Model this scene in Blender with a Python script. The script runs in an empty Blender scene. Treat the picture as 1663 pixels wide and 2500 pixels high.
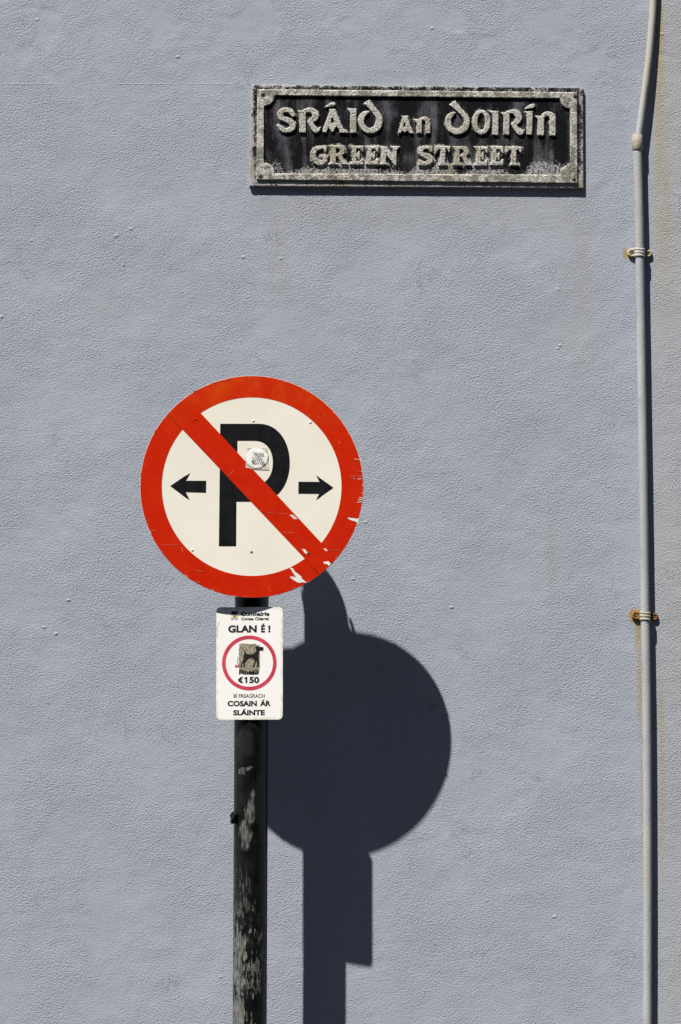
import bpy, bmesh, math, random
import numpy as np
from mathutils import Vector, Matrix
random.seed(7)
sc = bpy.context.scene
C = sc.collection

# ------------------------------------------------------------------ camera
D, CAMZ, PITCH, F = 11.0, 1.60, math.radians(5.0), 9725.0     # F in pixels of a 1663 x 2500 frame
cam_d = bpy.data.cameras.new('camera'); cam = bpy.data.objects.new('camera', cam_d); C.objects.link(cam)
cam.location = (0, -D, CAMZ); cam.rotation_euler = (math.pi/2 + PITCH, 0, 0)
cam_d.sensor_fit = 'VERTICAL'; cam_d.sensor_height = 36.0; cam_d.lens = F/2500*36.0
cam_d.clip_end = 2000; sc.camera = cam
FWD = np.array([0, math.cos(PITCH), math.sin(PITCH)]); UP = np.array([0, -math.sin(PITCH), math.cos(PITCH)])

def at(px, py, d=0.0):
    """point standing d metres in front of the wall (wall face is y = 0)"""
    u = (np.asarray(px, float)-831.5)/F; v = -(np.asarray(py, float)-1250)/F
    dy = FWD[1]+v*UP[1]; dz = FWD[2]+v*UP[2]
    t = (D-d)/dy
    return np.stack([u*t, (t*dy-D)+0*u, CAMZ+t*dz], -1)
def atv(px, py, d=0.0): return Vector(at(px, py, d).tolist())

# ------------------------------------------------------------------ light
DISC_D = 0.305
SUNV = atv(841.5, 1822, 0) - atv(614.7, 1187.5, DISC_D); SUNV.normalize()   # direction the light travels
el = math.asin(-SUNV.z); az = math.atan2(-SUNV.x, -SUNV.y)                   # azimuth clockwise from +Y
w = bpy.data.worlds.new('World'); sc.world = w; w.use_nodes = True
nt = w.node_tree; nt.nodes.clear()
sky = nt.nodes.new('ShaderNodeTexSky'); sky.sky_type = 'NISHITA'; sky.sun_disc = False
sky.air_density = 0.6; sky.ozone_density = 0.4; sky.dust_density = 0.3; sky.sun_elevation = el; sky.sun_rotation = az
bg = nt.nodes.new('ShaderNodeBackground'); bg.inputs['Strength'].default_value = 0.05
wo = nt.nodes.new('ShaderNodeOutputWorld')
nt.links.new(sky.outputs[0], bg.inputs[0]); nt.links.new(bg.outputs[0], wo.inputs[0])
sl = bpy.data.lights.new('sun', 'SUN'); sl.energy = 5.0; sl.angle = math.radians(0.53); sl.color = (1.0, 0.955, 0.89)
sun = bpy.data.objects.new('sun', sl); C.objects.link(sun)
sun.rotation_euler = SUNV.to_track_quat('-Z', 'Y').to_euler(); sun.location = (-6, -8, 14)
sc.view_settings.view_transform = 'Standard'; sc.view_settings.look = 'None'
sc.view_settings.gamma = 1.0; sc.view_settings.exposure = 0.72
print('sun elevation', math.degrees(el), 'azimuth', math.degrees(az))

# ------------------------------------------------------------------ node helpers
class N:
    """small expression builder for shader nodes"""
    def __init__(s, name, rough=0.8, spec=0.3, metal=0.0):
        s.m = bpy.data.materials.new(name); s.m.use_nodes = True; s.t = s.m.node_tree
        s.b = s.t.nodes['Principled BSDF']
        s.b.inputs['Roughness'].default_value = rough; s.b.inputs['Specular IOR Level'].default_value = spec
        s.b.inputs['Metallic'].default_value = metal
        tc = s.t.nodes.new('ShaderNodeTexCoord'); s.co = tc.outputs['Object']
        sep = s.t.nodes.new('ShaderNodeSeparateXYZ'); s.t.links.new(s.co, sep.inputs[0])
        s.x, s.y, s.z = sep.outputs
    def put(s, v, sock):
        if isinstance(v, (int, float)): sock.default_value = v
        elif isinstance(v, tuple): sock.default_value = v if len(v) == 4 or sock.type == 'VECTOR' else (*v, 1)
        else: s.t.links.new(v, sock)
    def math(s, op, *a, clamp=False):
        n = s.t.nodes.new('ShaderNodeMath'); n.operation = op; n.use_clamp = clamp
        for i, v in enumerate(a): s.put(v, n.inputs[i])
        return n.outputs[0]
    def add(s, *a):
        r = a[0]
        for v in a[1:]: r = s.math('ADD', r, v)
        return r
    def mul(s, *a):
        r = a[0]
        for v in a[1:]: r = s.math('MULTIPLY', r, v)
        return r
    def sub(s, a, b): return s.math('SUBTRACT', a, b)
    def ramp(s, v, a, b, c=0.0, d=1.0):
        n = s.t.nodes.new('ShaderNodeMapRange'); n.interpolation_type = 'SMOOTHSTEP'
        s.put(v, n.inputs[0])
        for i, q in enumerate((a, b, c, d)): s.put(q, n.inputs[i+1])
        return n.outputs[0]
    def vec(s, sx, sy, sz, loc=(0, 0, 0), rot=(0, 0, 0), src=None):
        n = s.t.nodes.new('ShaderNodeMapping'); s.t.links.new(src or s.co, n.inputs[0])
        n.inputs['Scale'].default_value = (sx, sy, sz); n.inputs['Location'].default_value = loc
        n.inputs['Rotation'].default_value = rot
        return n.outputs[0]
    def noise(s, scale, vec=None, detail=3, rough=0.55, dist=0.0):
        n = s.t.nodes.new('ShaderNodeTexNoise'); s.t.links.new(vec or s.co, n.inputs['Vector'])
        n.inputs['Scale'].default_value = scale; n.inputs['Detail'].default_value = detail
        n.inputs['Roughness'].default_value = rough; n.inputs['Distortion'].default_value = dist
        return n.outputs[0]
    def voro(s, scale, vec=None, feature='F1', rnd=1.0):
        n = s.t.nodes.new('ShaderNodeTexVoronoi'); n.feature = feature; s.t.links.new(vec or s.co, n.inputs['Vector'])
        n.inputs['Scale'].default_value = scale; n.inputs['Randomness'].default_value = rnd
        return n
    def attr(s, name):
        n = s.t.nodes.new('ShaderNodeAttribute'); n.attribute_name = name; return n.outputs['Fac']
    def mix(s, f, a, b, blend='MIX'):
        n = s.t.nodes.new('ShaderNodeMix'); n.data_type = 'RGBA'; n.blend_type = blend
        s.put(f, n.inputs[0]); s.put(a, n.inputs[6]); s.put(b, n.inputs[7]); return n.outputs[2]
    def bump(s, h, dist, strength=1.0, normal=None):
        n = s.t.nodes.new('ShaderNodeBump'); n.inputs['Distance'].default_value = dist; n.inputs['Strength'].default_value = strength
        s.t.links.new(h, n.inputs['Height'])
        if normal: s.t.links.new(normal, n.inputs['Normal'])
        return n.outputs[0]
    def box(s, x0, x1, z0, z1, fx=0.02, fz=0.05):
        """soft-edged patch between x0..x1, z0..z1 (metres)"""
        return s.mul(s.ramp(s.x, x0-fx, x0+fx), s.ramp(s.x, x1-fx, x1+fx, 1, 0),
                     s.ramp(s.z, z0-fz, z0+fz), s.ramp(s.z, z1-fz, z1+fz, 1, 0))
    def ell(s, cx, cz, rx, rz, soft=0.35, x=None, z=None):
        a = s.math('DIVIDE', s.sub(x or s.x, cx), rx); b = s.math('DIVIDE', s.sub(z or s.z, cz), rz)
        r = s.math('SQRT', s.add(s.mul(a, a), s.mul(b, b)))
        return s.ramp(r, 1-soft, 1+soft, 1, 0)
    def maxi(s, *a):
        r = a[0]
        for v in a[1:]: r = s.math('MAXIMUM', r, v)
        return r
    def out(s, color=None, normal=None, rough=None):
        if color is not None: s.put(color, s.b.inputs['Base Color'])
        if normal is not None: s.t.links.new(normal, s.b.inputs['Normal'])
        if rough is not None: s.put(rough, s.b.inputs['Roughness'])
        return s.m

# ------------------------------------------------------------------ materials
def wx(px): return float(at(px, 1250)[0])
def wz(py): return float(at(831.5, py)[2])

def mat_wall():
    n = N('painted_render', rough=0.85, spec=0.15)
    warp = n.noise(3.0, detail=2)
    # trowelled grain, running slightly up to the right
    v1 = n.vec(1, 1, 1.4, rot=(0, math.radians(34), 0))
    v2 = n.vec(1, 1, 1.3, rot=(0, math.radians(12), 0), loc=(2, 0, 1))
    bl = n.ramp(n.noise(3.2, detail=1), 0.42, 0.58)
    ga, gb = n.noise(165, v1, detail=3, rough=0.6, dist=0.1), n.noise(170, v2, detail=3, rough=0.6, dist=0.1)
    g1 = n.add(n.mul(ga, bl), n.mul(gb, n.sub(1.0, bl)))
    g2 = n.noise(260, v1, detail=2, rough=0.6)
    g3 = n.noise(20, n.vec(1, 1, 1.2), detail=3)
    pits = n.voro(46, n.vec(1, 1, 1.3)).outputs['Distance']
    pit = n.ramp(pits, 0.03, 0.13)
    pitm = n.ramp(n.noise(14, n.vec(1, 1, 1, loc=(3, 1, 5)), detail=2), 0.50, 0.62)
    nub = n.math('ADD', n.voro(13, n.vec(1, 1, 1.4, loc=(2.2, 0, 1.1))).outputs['Distance'], n.mul(n.sub(n.noise(60, detail=2), 0.5), 0.10))
    nubh = n.ramp(nub, 0.02, 0.10, 1, 0)
    crk = n.math('ABSOLUTE', n.sub(n.noise(13, n.vec(1, 1, 1.5, rot=(0, math.radians(20), 0), loc=(9, 0, 2)), detail=4, rough=0.65), 0.5))
    crkh = n.mul(n.ramp(crk, 0.0, 0.010, 1, 0), n.ramp(n.noise(7, n.vec(1, 1, 1, loc=(12, 0, 6)), detail=1), 0.64, 0.70))
    und = n.noise(7.5, n.vec(1, 1, 1.35, rot=(0, math.radians(24), 0), loc=(1, 0, 5)), detail=3, rough=0.5)
    nubm = n.ramp(n.noise(6, n.vec(1, 1, 1, loc=(7, 1, 9)), detail=1), 0.50, 0.58)
    smooth = n.mul(n.ramp(n.z, wz(330), wz(120)), n.ramp(n.noise(6.5, n.vec(1, 1, 1.3, loc=(1.4, 0, 0.2)), detail=2), 0.52, 0.62))
    rgh = n.ramp(n.x, wx(1590), wx(1640))
    amp = n.mul(n.sub(1.0, n.mul(smooth, 0.8)), n.ramp(n.noise(4, detail=3), 0.36, 0.64, 0.6, 1.35), n.add(1.0, n.mul(rgh, 0.45)))
    h = n.mul(n.add(n.mul(g1, 1.1), n.mul(g2, 0.55)), amp)
    h = n.add(h, n.mul(g3, 0.5), n.mul(n.sub(pit, 1.0), pitm, 0.75), n.mul(nubh, nubm, 0.85), n.mul(smooth, 0.5), n.mul(crkh, -0.5), n.mul(und, 0.6))
    seam = n.mul(n.ramp(n.math('ABSOLUTE', n.sub(n.z, wz(205))), 0.0008, 0.0022, 1, 0), n.ramp(n.x, wx(600), wx(560)),
                 n.ramp(n.noise(5, detail=1), 0.42, 0.5))
    h = n.add(h, n.mul(seam, 0.16))
    scr = n.noise(20, n.vec(6, 1, 0.7, rot=(0, math.radians(-35), 0)), detail=1)
    nrm = n.bump(h, 0.0024)
    # colour : pale blue grey with dirt and rust wash
    base = n.mix(n.ramp(n.noise(3.4, detail=6, rough=0.7), 0.36, 0.64), (0.332, 0.362, 0.424), (0.358, 0.388, 0.450))
    base = n.mix(n.ramp(ga, 0.32, 0.5, 0.22, 0.0), base, (0.17, 0.17, 0.18))
    rightside = n.mul(n.ramp(n.x, wx(1585), wx(1625)), n.ramp(n.noise(6, n.vec(1, 1, 0.25), detail=3), 0.25, 0.75, 0.35, 0.9))
    base = n.mix(rightside, base, (0.375, 0.385, 0.395))
    dirt = (0.31, 0.295, 0.245)
    grn = n.noise(26, detail=3)
    st = n.box(wx(652), wx(700), wz(720), wz(470), 0.02, 0.08)
    st = n.maxi(n.mul(st, 0.30), n.mul(n.box(wx(1385), wx(1450), wz(900), wz(480), 0.03, 0.12), 0.30),
                n.mul(n.box(wx(640), wx(1440), wz(560), wz(450), 0.06, 0.07), 0.30),
                n.mul(n.ell(wx(1345), wz(1360), 0.014, 0.09, 0.8), 0.35), n.mul(n.ell(wx(240), wz(740), 0.05, 0.10, 0.9), 0.16))
    base = n.mix(n.mul(st, n.ramp(grn, 0.3, 0.65, 0.35, 1.0)), base, dirt)
    ru = n.noise(9, n.vec(1, 1, 0.3), detail=3)
    xw = n.add(n.x, n.mul(n.sub(n.noise(12, n.vec(1, 1, 0.5), detail=3), 0.5), 0.014))
    def streak(x0, x1, z0, z1, k, fx=0.006, fz=0.05):
        fx = fx*1.4
        return n.mul(n.ramp(xw, wx(x0)-fx, wx(x0)+fx), n.ramp(xw, wx(x1)-fx, wx(x1)+fx, 1, 0), n.ramp(n.z, wz(z1)-fz, wz(z1)+fz), n.ramp(n.z, wz(z0)-fz, wz(z0)+fz, 1, 0), k)
    yel = n.maxi(streak(1611, 1626, -60, 170, 0.9, 0.006, 0.12), streak(1606, 1628, 60, 460, 0.50, 0.008, 0.12), streak(1608, 1640, 300, 720, 0.28, 0.012, 0.2),
                 streak(1606, 1616, 1660, 2120, 0.60, 0.006, 0.16), streak(1603, 1650, 1500, 1560, 0.0))
    base = n.mix(n.mul(yel, n.ramp(ru, 0.25, 0.6, 0.5, 1.0)), base, (0.37, 0.29, 0.11))
    rust = n.maxi(n.ell(wx(1549), wz(1503), 0.017, 0.021, 0.35), streak(1551, 1566, 1515, 1590, 0.85, 0.004, 0.02), streak(1553, 1567, 1570, 1770, 0.62, 0.004, 0.10),
                  streak(1560, 1569, 1740, 2100, 0.40, 0.004, 0.14), n.mul(n.ell(wx(1533), wz(620), 0.010, 0.014, 0.5), 0.9))
    base = n.mix(n.mul(rust, n.ramp(n.noise(60, detail=2), 0.3, 0.6, 0.6, 1.0)), base, (0.34, 0.25, 0.08))
    # a few dark flecks
    fl = n.voro(22, n.vec(1, 1, 1, loc=(5, 2, 3))).outputs['Distance']
    base = n.mix(n.mul(n.ramp(fl, 0.018, 0.04, 1, 0), n.ramp(n.noise(6, n.vec(1, 1, 1, loc=(4, 0, 0)), detail=1), 0.55, 0.6)), base, (0.06, 0.06, 0.06))
    return n.out(base, nrm)

def mat_simple(name, col, rough=0.6, spec=0.3, metal=0.0, var=0.12, vs=40, bump=0.0, bs=200):
    n = N(name, rough, spec, metal)
    c2 = tuple(max(0, v*(1-var*2)) for v in col); c3 = tuple(min(1, v*(1+var)) for v in col)
    c = n.mix(n.ramp(n.noise(vs, detail=4), 0.3, 0.7), c2, c3)
    nr = n.bump(n.noise(bs, detail=3), bump) if bump else None
    return n.out(c, nr)

def mat_red():
    n = N('red_sheeting', rough=0.5, spec=0.12)
    c = n.mix(n.ramp(n.noise(18, detail=5, rough=0.6), 0.30, 0.72), (0.50, 0.013, 0.0010), (0.54, 0.020, 0.0014))
    up = n.mul(n.ramp(n.z, 0.12, 0.29), n.ramp(n.noise(16, detail=4), 0.4, 0.7, 0.2, 1.0))
    c = n.mix(n.mul(up, 0.8), c, (0.58, 0.060, 0.004))
    r = n.math('SQRT', n.add(n.mul(n.x, n.x), n.mul(n.z, n.z)))
    edge = n.mul(n.ramp(r, DISC_R-0.006, DISC_R-0.0008), n.ramp(n.noise(38, detail=4, rough=0.75), 0.60, 0.67))
    c = n.mix(n.mul(edge, 0.85), c, (0.62, 0.42, 0.33))
    sc1 = n.noise(16, n.vec(1.0, 1, 26, rot=(0, math.radians(6), 0)), detail=3, rough=0.6)
    low = n.ramp(n.z, 0.02, -0.15)
    c = n.mix(n.mul(n.ramp(sc1, 0.70, 0.74), low, 0.6), c, (0.70, 0.30, 0.18))
    sp = n.voro(75).outputs['Distance']
    c = n.mix(n.mul(n.ramp(sp, 0.05, 0.10, 1, 0), n.ramp(n.noise(14, detail=2), 0.56, 0.66), 0.55), c, (0.75, 0.40, 0.25))
    return n.out(c, n.bump(n.noise(320, detail=2), 0.0002), n.ramp(n.noise(30), 0.3, 0.7, 0.35, 0.5))

def mat_cream():
    n = N('cream_sheeting', rough=0.45, spec=0.3)
    c = n.mix(n.ramp(n.noise(6, detail=4), 0.3, 0.75), (0.765, 0.735, 0.635), (0.815, 0.79, 0.70))
    sp = n.voro(48, n.vec(1, 1, 2.2)).outputs['Distance']
    low = n.ramp(n.z, 0.02, -0.14)
    c = n.mix(n.mul(n.ramp(sp, 0.03, 0.09, 1, 0), n.ramp(n.noise(13, detail=2), 0.50, 0.58), n.math('MAXIMUM', low, 0.35), 0.75), c, (0.22, 0.20, 0.15))
    sc1 = n.noise(15, n.vec(1.0, 1, 30, loc=(3, 0, 1)), detail=3, rough=0.6)
    c = n.mix(n.mul(n.ramp(sc1, 0.70, 0.75), low, 0.35), c, (0.45, 0.42, 0.33))
    return n.out(c, n.bump(n.noise(320, detail=2), 0.00015))

def mat_white_notice():
    n = N('white_notice_paint', rough=0.4, spec=0.35)
    c = n.mix(n.ramp(n.noise(9, detail=3), 0.3, 0.7), (0.835, 0.83, 0.805), (0.86, 0.857, 0.84))
    ax = n.math('ABSOLUTE', n.x); az_ = n.math('ABSOLUTE', n.z)
    e = n.maxi(n.ramp(ax, 0.081, 0.089), n.ramp(az_, 0.142, 0.151))
    c = n.mix(n.mul(e, n.ramp(n.noise(50, detail=4), 0.35, 0.65), 0.75), c, (0.55, 0.54, 0.36))
    return n.out(c)

def mat_grime():
    n = N('adhesive_grime', rough=0.9, spec=0.1)
    a = n.noise(260, n.vec(1, 1, 0.6), detail=4, rough=0.7)
    c = n.mix(n.ramp(a, 0.38, 0.6), (0.12, 0.10, 0.055), (0.42, 0.38, 0.29))
    c = n.mix(n.mul(n.ramp(n.noise(120, detail=2), 0.55, 0.66), n.ramp(n.z, 0.03, 0.05)), c, (0.07, 0.065, 0.01))
    return n.out(c, n.bump(a, 0.0006))

def mat_pole():
    n = N('worn_black_paint', rough=0.32, spec=0.32)
    st = n.noise(150, n.vec(1, 1, 0.16), detail=4, rough=0.65)
    bl = n.noise(26, n.vec(1, 1, 0.75, loc=(1, 4, 2)), detail=4, rough=0.62)
    base = n.mix(n.ramp(n.noise(30, detail=3), 0.35, 0.7), (0.004, 0.004, 0.0045), (0.010, 0.010, 0.0105))
    gr = n.mix(n.ramp(n.noise(230, n.vec(1, 1, 0.2), detail=3), 0.35, 0.65), (0.06, 0.062, 0.055), (0.19, 0.198, 0.18))
    wob = n.mul(n.sub(n.noise(22, detail=3), 0.5), 0.035)
    X = n.add(n.x, wob); Z = n.add(n.z, n.mul(n.sub(n.noise(17, detail=3), 0.5), 0.05))
    def e(px, py, rx, ry, soft=0.25):
        return n.ell((px-POLE_C)/POLE_S, wzp(py), rx/POLE_S, ry/POLE_S, soft, X, Z)
    m = n.maxi(e(597, 1880, 9, 9), e(611, 1874, 11, 6), e(603, 2040, 14, 34), e(620, 1965, 7, 34, 0.4), e(613, 2000, 11, 26, 0.4))
    m = n.mul(m, n.ramp(st, 0.38, 0.56, 0.15, 0.9))
    faint = n.maxi(e(604, 1812, 22, 30), n.mul(e(640, 1960, 12, 70), 0.7))
    low = n.mul(n.ramp(n.z, wzp(2150), wzp(2310)), 1.0)
    left = n.ramp(n.x, 0.004, -0.030)
    lm = n.mul(low, n.ramp(n.add(bl, n.mul(left, 0.15), n.mul(n.sub(st, 0.5), 0.85)), 0.56, 0.60))
    mid = n.mul(n.box(-0.045, 0.005, wzp(2300), wzp(2130), 0.01, 0.05), n.ramp(st, 0.52, 0.62), 0.5)
    mask = n.maxi(m, n.mul(lm, 0.9), mid)
    c = n.mix(n.mul(faint, 0.6), base, (0.022, 0.022, 0.021))
    c = n.mix(n.mul(n.ramp(n.voro(85).outputs['Distance'], 0.06, 0.16, 1, 0), n.ramp(bl, 0.5, 0.6), 0.7), c, (0.10, 0.10, 0.10))
    c = n.mix(mask, c, gr)
    return n.out(c, n.bump(n.add(n.mul(mask, 0.5), n.mul(st, 0.3)), 0.0006), n.ramp(mask, 0, 1, 0.30, 0.85))

def mat_cast(name, kind):
    """weathered cement coloured paint on the cast plate"""
    n = N(name, rough=0.92, spec=0.1)
    a = n.noise(170, detail=5, rough=0.72); b = n.noise(16, detail=3)
    c = n.mix(n.ramp(a, 0.38, 0.52), (0.20, 0.19, 0.17), (0.55, 0.535, 0.49))
    ol = n.ramp(n.noise(7 if kind == 'frame' else 13, n.vec(1, 1, 1, loc=(3, 0, 8)), detail=3), 0.52, 0.66)
    c = n.mix(n.mul(ol, 0.5), c, (0.27, 0.225, 0.12))
    c = n.mix(n.mul(n.ramp(n.noise(75, n.vec(1, 1, 1, loc=(4, 0, 4)), detail=4, rough=0.7), 0.57, 0.65), 0.55), c, (0.085, 0.083, 0.078))
    if kind == 'frame':
        lowdark = n.mul(n.ramp(n.z, wz(415), wz(435)), n.ramp(n.noise(45, detail=4), 0.44, 0.56), 0.65)
        c = n.mix(lowdark, c, (0.10, 0.095, 0.075))
    return n.out(c, n.bump(n.add(a, n.mul(b, 0.4)), 0.0030))

def mat_plate():
    n = N('weathered_black_plate', rough=0.8, spec=0.08)
    wear = n.attr('wear')
    a = n.noise(190, detail=5, rough=0.75)
    vs = n.add(n.mul(n.noise(30, n.vec(1, 1, 0.16), detail=4, rough=0.6), 0.65), n.mul(n.noise(17, n.vec(1, 1, 0.8, loc=(6, 0, 2)), detail=4, rough=0.65), 0.38))
    c = n.mix(n.ramp(n.add(vs, n.mul(n.sub(n.noise(260, detail=2), 0.5), 0.25)), 0.48, 0.76, 0.0, 0.85), (0.0050, 0.0053, 0.0068), (0.16, 0.166, 0.19))
    w_ = n.ramp(n.add(wear, n.mul(n.sub(a, 0.5), 2.6)), 0.42, 0.66)
    c = n.mix(w_, c, (0.38, 0.375, 0.37))
    c = n.mix(n.mul(w_, n.ramp(n.noise(9, detail=2), 0.52, 0.66), 0.6), c, (0.24, 0.215, 0.11))
    return n.out(c, n.bump(n.mul(a, n.add(0.12, w_)), 0.0026), n.ramp(w_, 0, 1, 0.6, 0.95))

def mat_pipe():
    n = N('painted_pipe', rough=0.5, spec=0.35)
    up = n.ramp(n.z, wz(420), wz(250))
    c = n.mix(n.ramp(n.noise(14, n.vec(1, 1, 0.4), detail=3), 0.3, 0.7), (0.345, 0.362, 0.385), (0.40, 0.412, 0.42))
    c = n.mix(n.mul(up, 0.8), c, (0.41, 0.41, 0.36))
    yl = n.mul(n.ramp(n.noise(7, n.vec(3, 1, 0.35), detail=3), 0.5, 0.68), 0.4)
    c = n.mix(yl, c, (0.36, 0.32, 0.19))
    c = n.mix(n.mul(n.ramp(n.noise(70, n.vec(1, 1, 0.3), detail=4), 0.6, 0.7), 0.45), c, (0.20, 0.19, 0.16))
    nr = n.bump(n.add(n.noise(240, detail=3), n.mul(n.noise(45, n.vec(1, 1, 0.3), detail=2), 1.5)), 0.0010)
    return n.out(c, nr)

def mat_rusty(name, paint, rust, thr):
    n = N(name, rough=0.75, spec=0.25)
    a = n.noise(140, detail=4, rough=0.65)
    c = n.mix(n.ramp(a, thr-0.06, thr+0.06), rust, paint)
    c = n.mix(n.ramp(n.noise(260, detail=2), 0.5, 0.7, 0, 0.5), c, tuple(v*0.35 for v in rust))
    return n.out(c, n.bump(a, 0.0012))

def mat_crumple():
    n = N('crumpled_white_paper', rough=0.6, spec=0.25)
    v = n.voro(55, feature='DISTANCE_TO_EDGE').outputs['Distance']
    f = n.ramp(v, 0.0, 0.06, 1, 0)
    c = n.mix(n.mul(f, 0.2), (0.84, 0.84, 0.80), (0.45, 0.45, 0.42))  # crease shading painted darker into the paper colour
    return n.out(c, n.bump(n.noise(60, detail=1), 0.0009))

def mat_asphalt(name, col):
    n = N(name, rough=0.92, spec=0.2)
    c = n.mix(n.ramp(n.noise(120, detail=4), 0.35, 0.65), tuple(v*0.7 for v in col), tuple(v*1.25 for v in col))
    c = n.mix(n.ramp(n.noise(0.8, detail=3), 0.4, 0.7, 0, 0.4), c, tuple(v*0.6 for v in col))
    return n.out(c, n.bump(n.noise(160, detail=3), 0.004))

# ------------------------------------------------------------------ object helpers
def link(o, parent=None):
    C.objects.link(o)
    if parent is not None: o.parent = parent
    return o
def mesh_obj(name, verts, faces, mat, parent=None, smooth=False, loc=None):
    me = bpy.data.meshes.new(name); me.from_pydata([tuple(map(float, v)) for v in verts], [], [tuple(map(int, f)) for f in faces]); me.update()
    if mat is not None: me.materials.append(mat)
    if smooth: me.polygons.foreach_set('use_smooth', [True]*len(me.polygons))
    o = bpy.data.objects.new(name, me)
    if loc is not None: o.location = loc
    return link(o, parent)
def bm_obj(name, bm, mat, parent=None, smooth=False, mats=None, loc=None):
    me = bpy.data.meshes.new(name); bm.normal_update(); bm.to_mesh(me); bm.free()
    for m in (mats or [mat]): me.materials.append(m)
    if smooth: me.polygons.foreach_set('use_smooth', [True]*len(me.polygons))
    o = bpy.data.objects.new(name, me)
    if loc is not None: o.location = loc
    return link(o, parent)
def empty(name, loc, rot=None):
    o = bpy.data.objects.new(name, None); o.empty_display_size = 0.1; o.location = loc
    if rot is not None: o.rotation_euler = rot
    return link(o)
def tag(o, label, cat, group=None):
    o['label'] = label; o['category'] = cat
    if group: o['group'] = group
    return o
def dup(o, parent=None):
    c = o.copy(); C.objects.link(c); c.parent = parent if parent is not None else o.parent
    for ch in list(o.children): dup(ch, c)
    return c
def add_box(bm, x0, x1, y0, y1, z0, z1, mi=0, bevel=0.0):
    vs = [bm.verts.new((x, y, z)) for x in (x0, x1) for y in (y0, y1) for z in (z0, z1)]
    fs = []
    for idx in ((0, 1, 3, 2), (4, 6, 7, 5), (0, 4, 5, 1), (2, 3, 7, 6), (0, 2, 6, 4), (1, 5, 7, 3)):
        f = bm.faces.new([vs[i] for i in idx]); f.material_index = mi; fs.append(f)
    if bevel:
        es = list({e for f in fs for e in f.edges})
        bmesh.ops.bevel(bm, geom=es, offset=bevel, segments=2, affect='EDGES')
    bmesh.ops.recalc_face_normals(bm, faces=bm.faces[:])

def flat_mesh(loops, thick):
    """fill closed 2-D loops (x,z; inner ones cut holes) and give them a thickness; front face at y=-thick"""
    cu = bpy.data.curves.new('outline', 'CURVE'); cu.dimensions = '2D'; cu.fill_mode = 'BOTH'; cu.extrude = thick/2
    for lp in loops:
        sp = cu.splines.new('POLY'); sp.points.add(len(lp)-1); sp.use_cyclic_u = True
        for p, (x, z) in zip(sp.points, lp): p.co = (x, z, 0, 1)
    ob = bpy.data.objects.new('outline', cu); C.objects.link(ob)
    me = bpy.data.meshes.new_from_object(ob, depsgraph=bpy.context.evaluated_depsgraph_get())
    bpy.data.objects.remove(ob); bpy.data.curves.remove(cu)
    me.transform(Matrix.Translation((0, -thick/2, 0)) @ Matrix.Rotation(math.pi/2, 4, 'X'))
    return me
def flat_obj(name, loops, thick, mat, parent, y=0.0):
    me = flat_mesh(loops, thick); me.name = name; me.materials.clear(); me.materials.append(mat)
    o = bpy.data.objects.new(name, me); o.location = (0, y, 0); return link(o, parent)
def text_mesh(s, x0, x1, z0, z1, bold=0.0, thick=0.0002, shear=0.0):
    cu = bpy.data.curves.new('text', 'FONT'); cu.body = s; cu.size = 1.0; cu.offset = bold; cu.shear = shear
    cu.resolution_u = 4; cu.extrude = 0.0; cu.fill_mode = 'BOTH'
    ob = bpy.data.objects.new('text', cu); C.objects.link(ob)
    cu.extrude = 0.01
    me = bpy.data.meshes.new_from_object(ob, depsgraph=bpy.context.evaluated_depsgraph_get())
    bpy.data.objects.remove(ob); bpy.data.curves.remove(cu)
    co = np.zeros(len(me.vertices)*3); me.vertices.foreach_get('co', co); co = co.reshape(-1, 3)
    mn, mx = co.min(0), co.max(0)
    out = np.empty_like(co)
    out[:, 0] = x0+(co[:, 0]-mn[0])/(mx[0]-mn[0])*(x1-x0)
    out[:, 2] = z0+(co[:, 1]-mn[1])/(mx[1]-mn[1])*(z1-z0)
    out[:, 1] = -(co[:, 2]+0.01)/0.02*thick
    me.vertices.foreach_set('co', out.ravel()); me.update()
    return me
def circle(cx, cz, r, n=128, a0=0.0): return [(cx+r*math.cos(a0+2*math.pi*i/n), cz+r*math.sin(a0+2*math.pi*i/n)) for i in range(n)]

def tube(pts, rad, seg=24, caps=True):
    """tube along a list of points; rad one value or one per point"""
    bm = bmesh.new(); pts = [Vector(p) for p in pts]; rings = []
    if not hasattr(rad, '__len__'): rad = [rad]*len(pts)
    ref = Vector((0, -1, 0))
    for i, p in enumerate(pts):
        t = (pts[min(i+1, len(pts)-1)]-pts[max(i-1, 0)]).normalized()
        if abs(t.dot(ref)) > 0.95: ref = Vector((1, 0, 0))
        a = t.cross(ref).normalized(); b = t.cross(a).normalized()
        rings.append([bm.verts.new(p+(a*math.cos(2*math.pi*k/seg)+b*math.sin(2*math.pi*k/seg))*rad[i]) for k in range(seg)])
    for r0, r1 in zip(rings, rings[1:]):
        for k in range(seg): bm.faces.new((r0[k], r0[(k+1) % seg], r1[(k+1) % seg], r1[k]))
    if caps: bm.faces.new(rings[0][::-1]); bm.faces.new(rings[-1])
    bmesh.ops.recalc_face_normals(bm, faces=bm.faces[:])
    return bm
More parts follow.
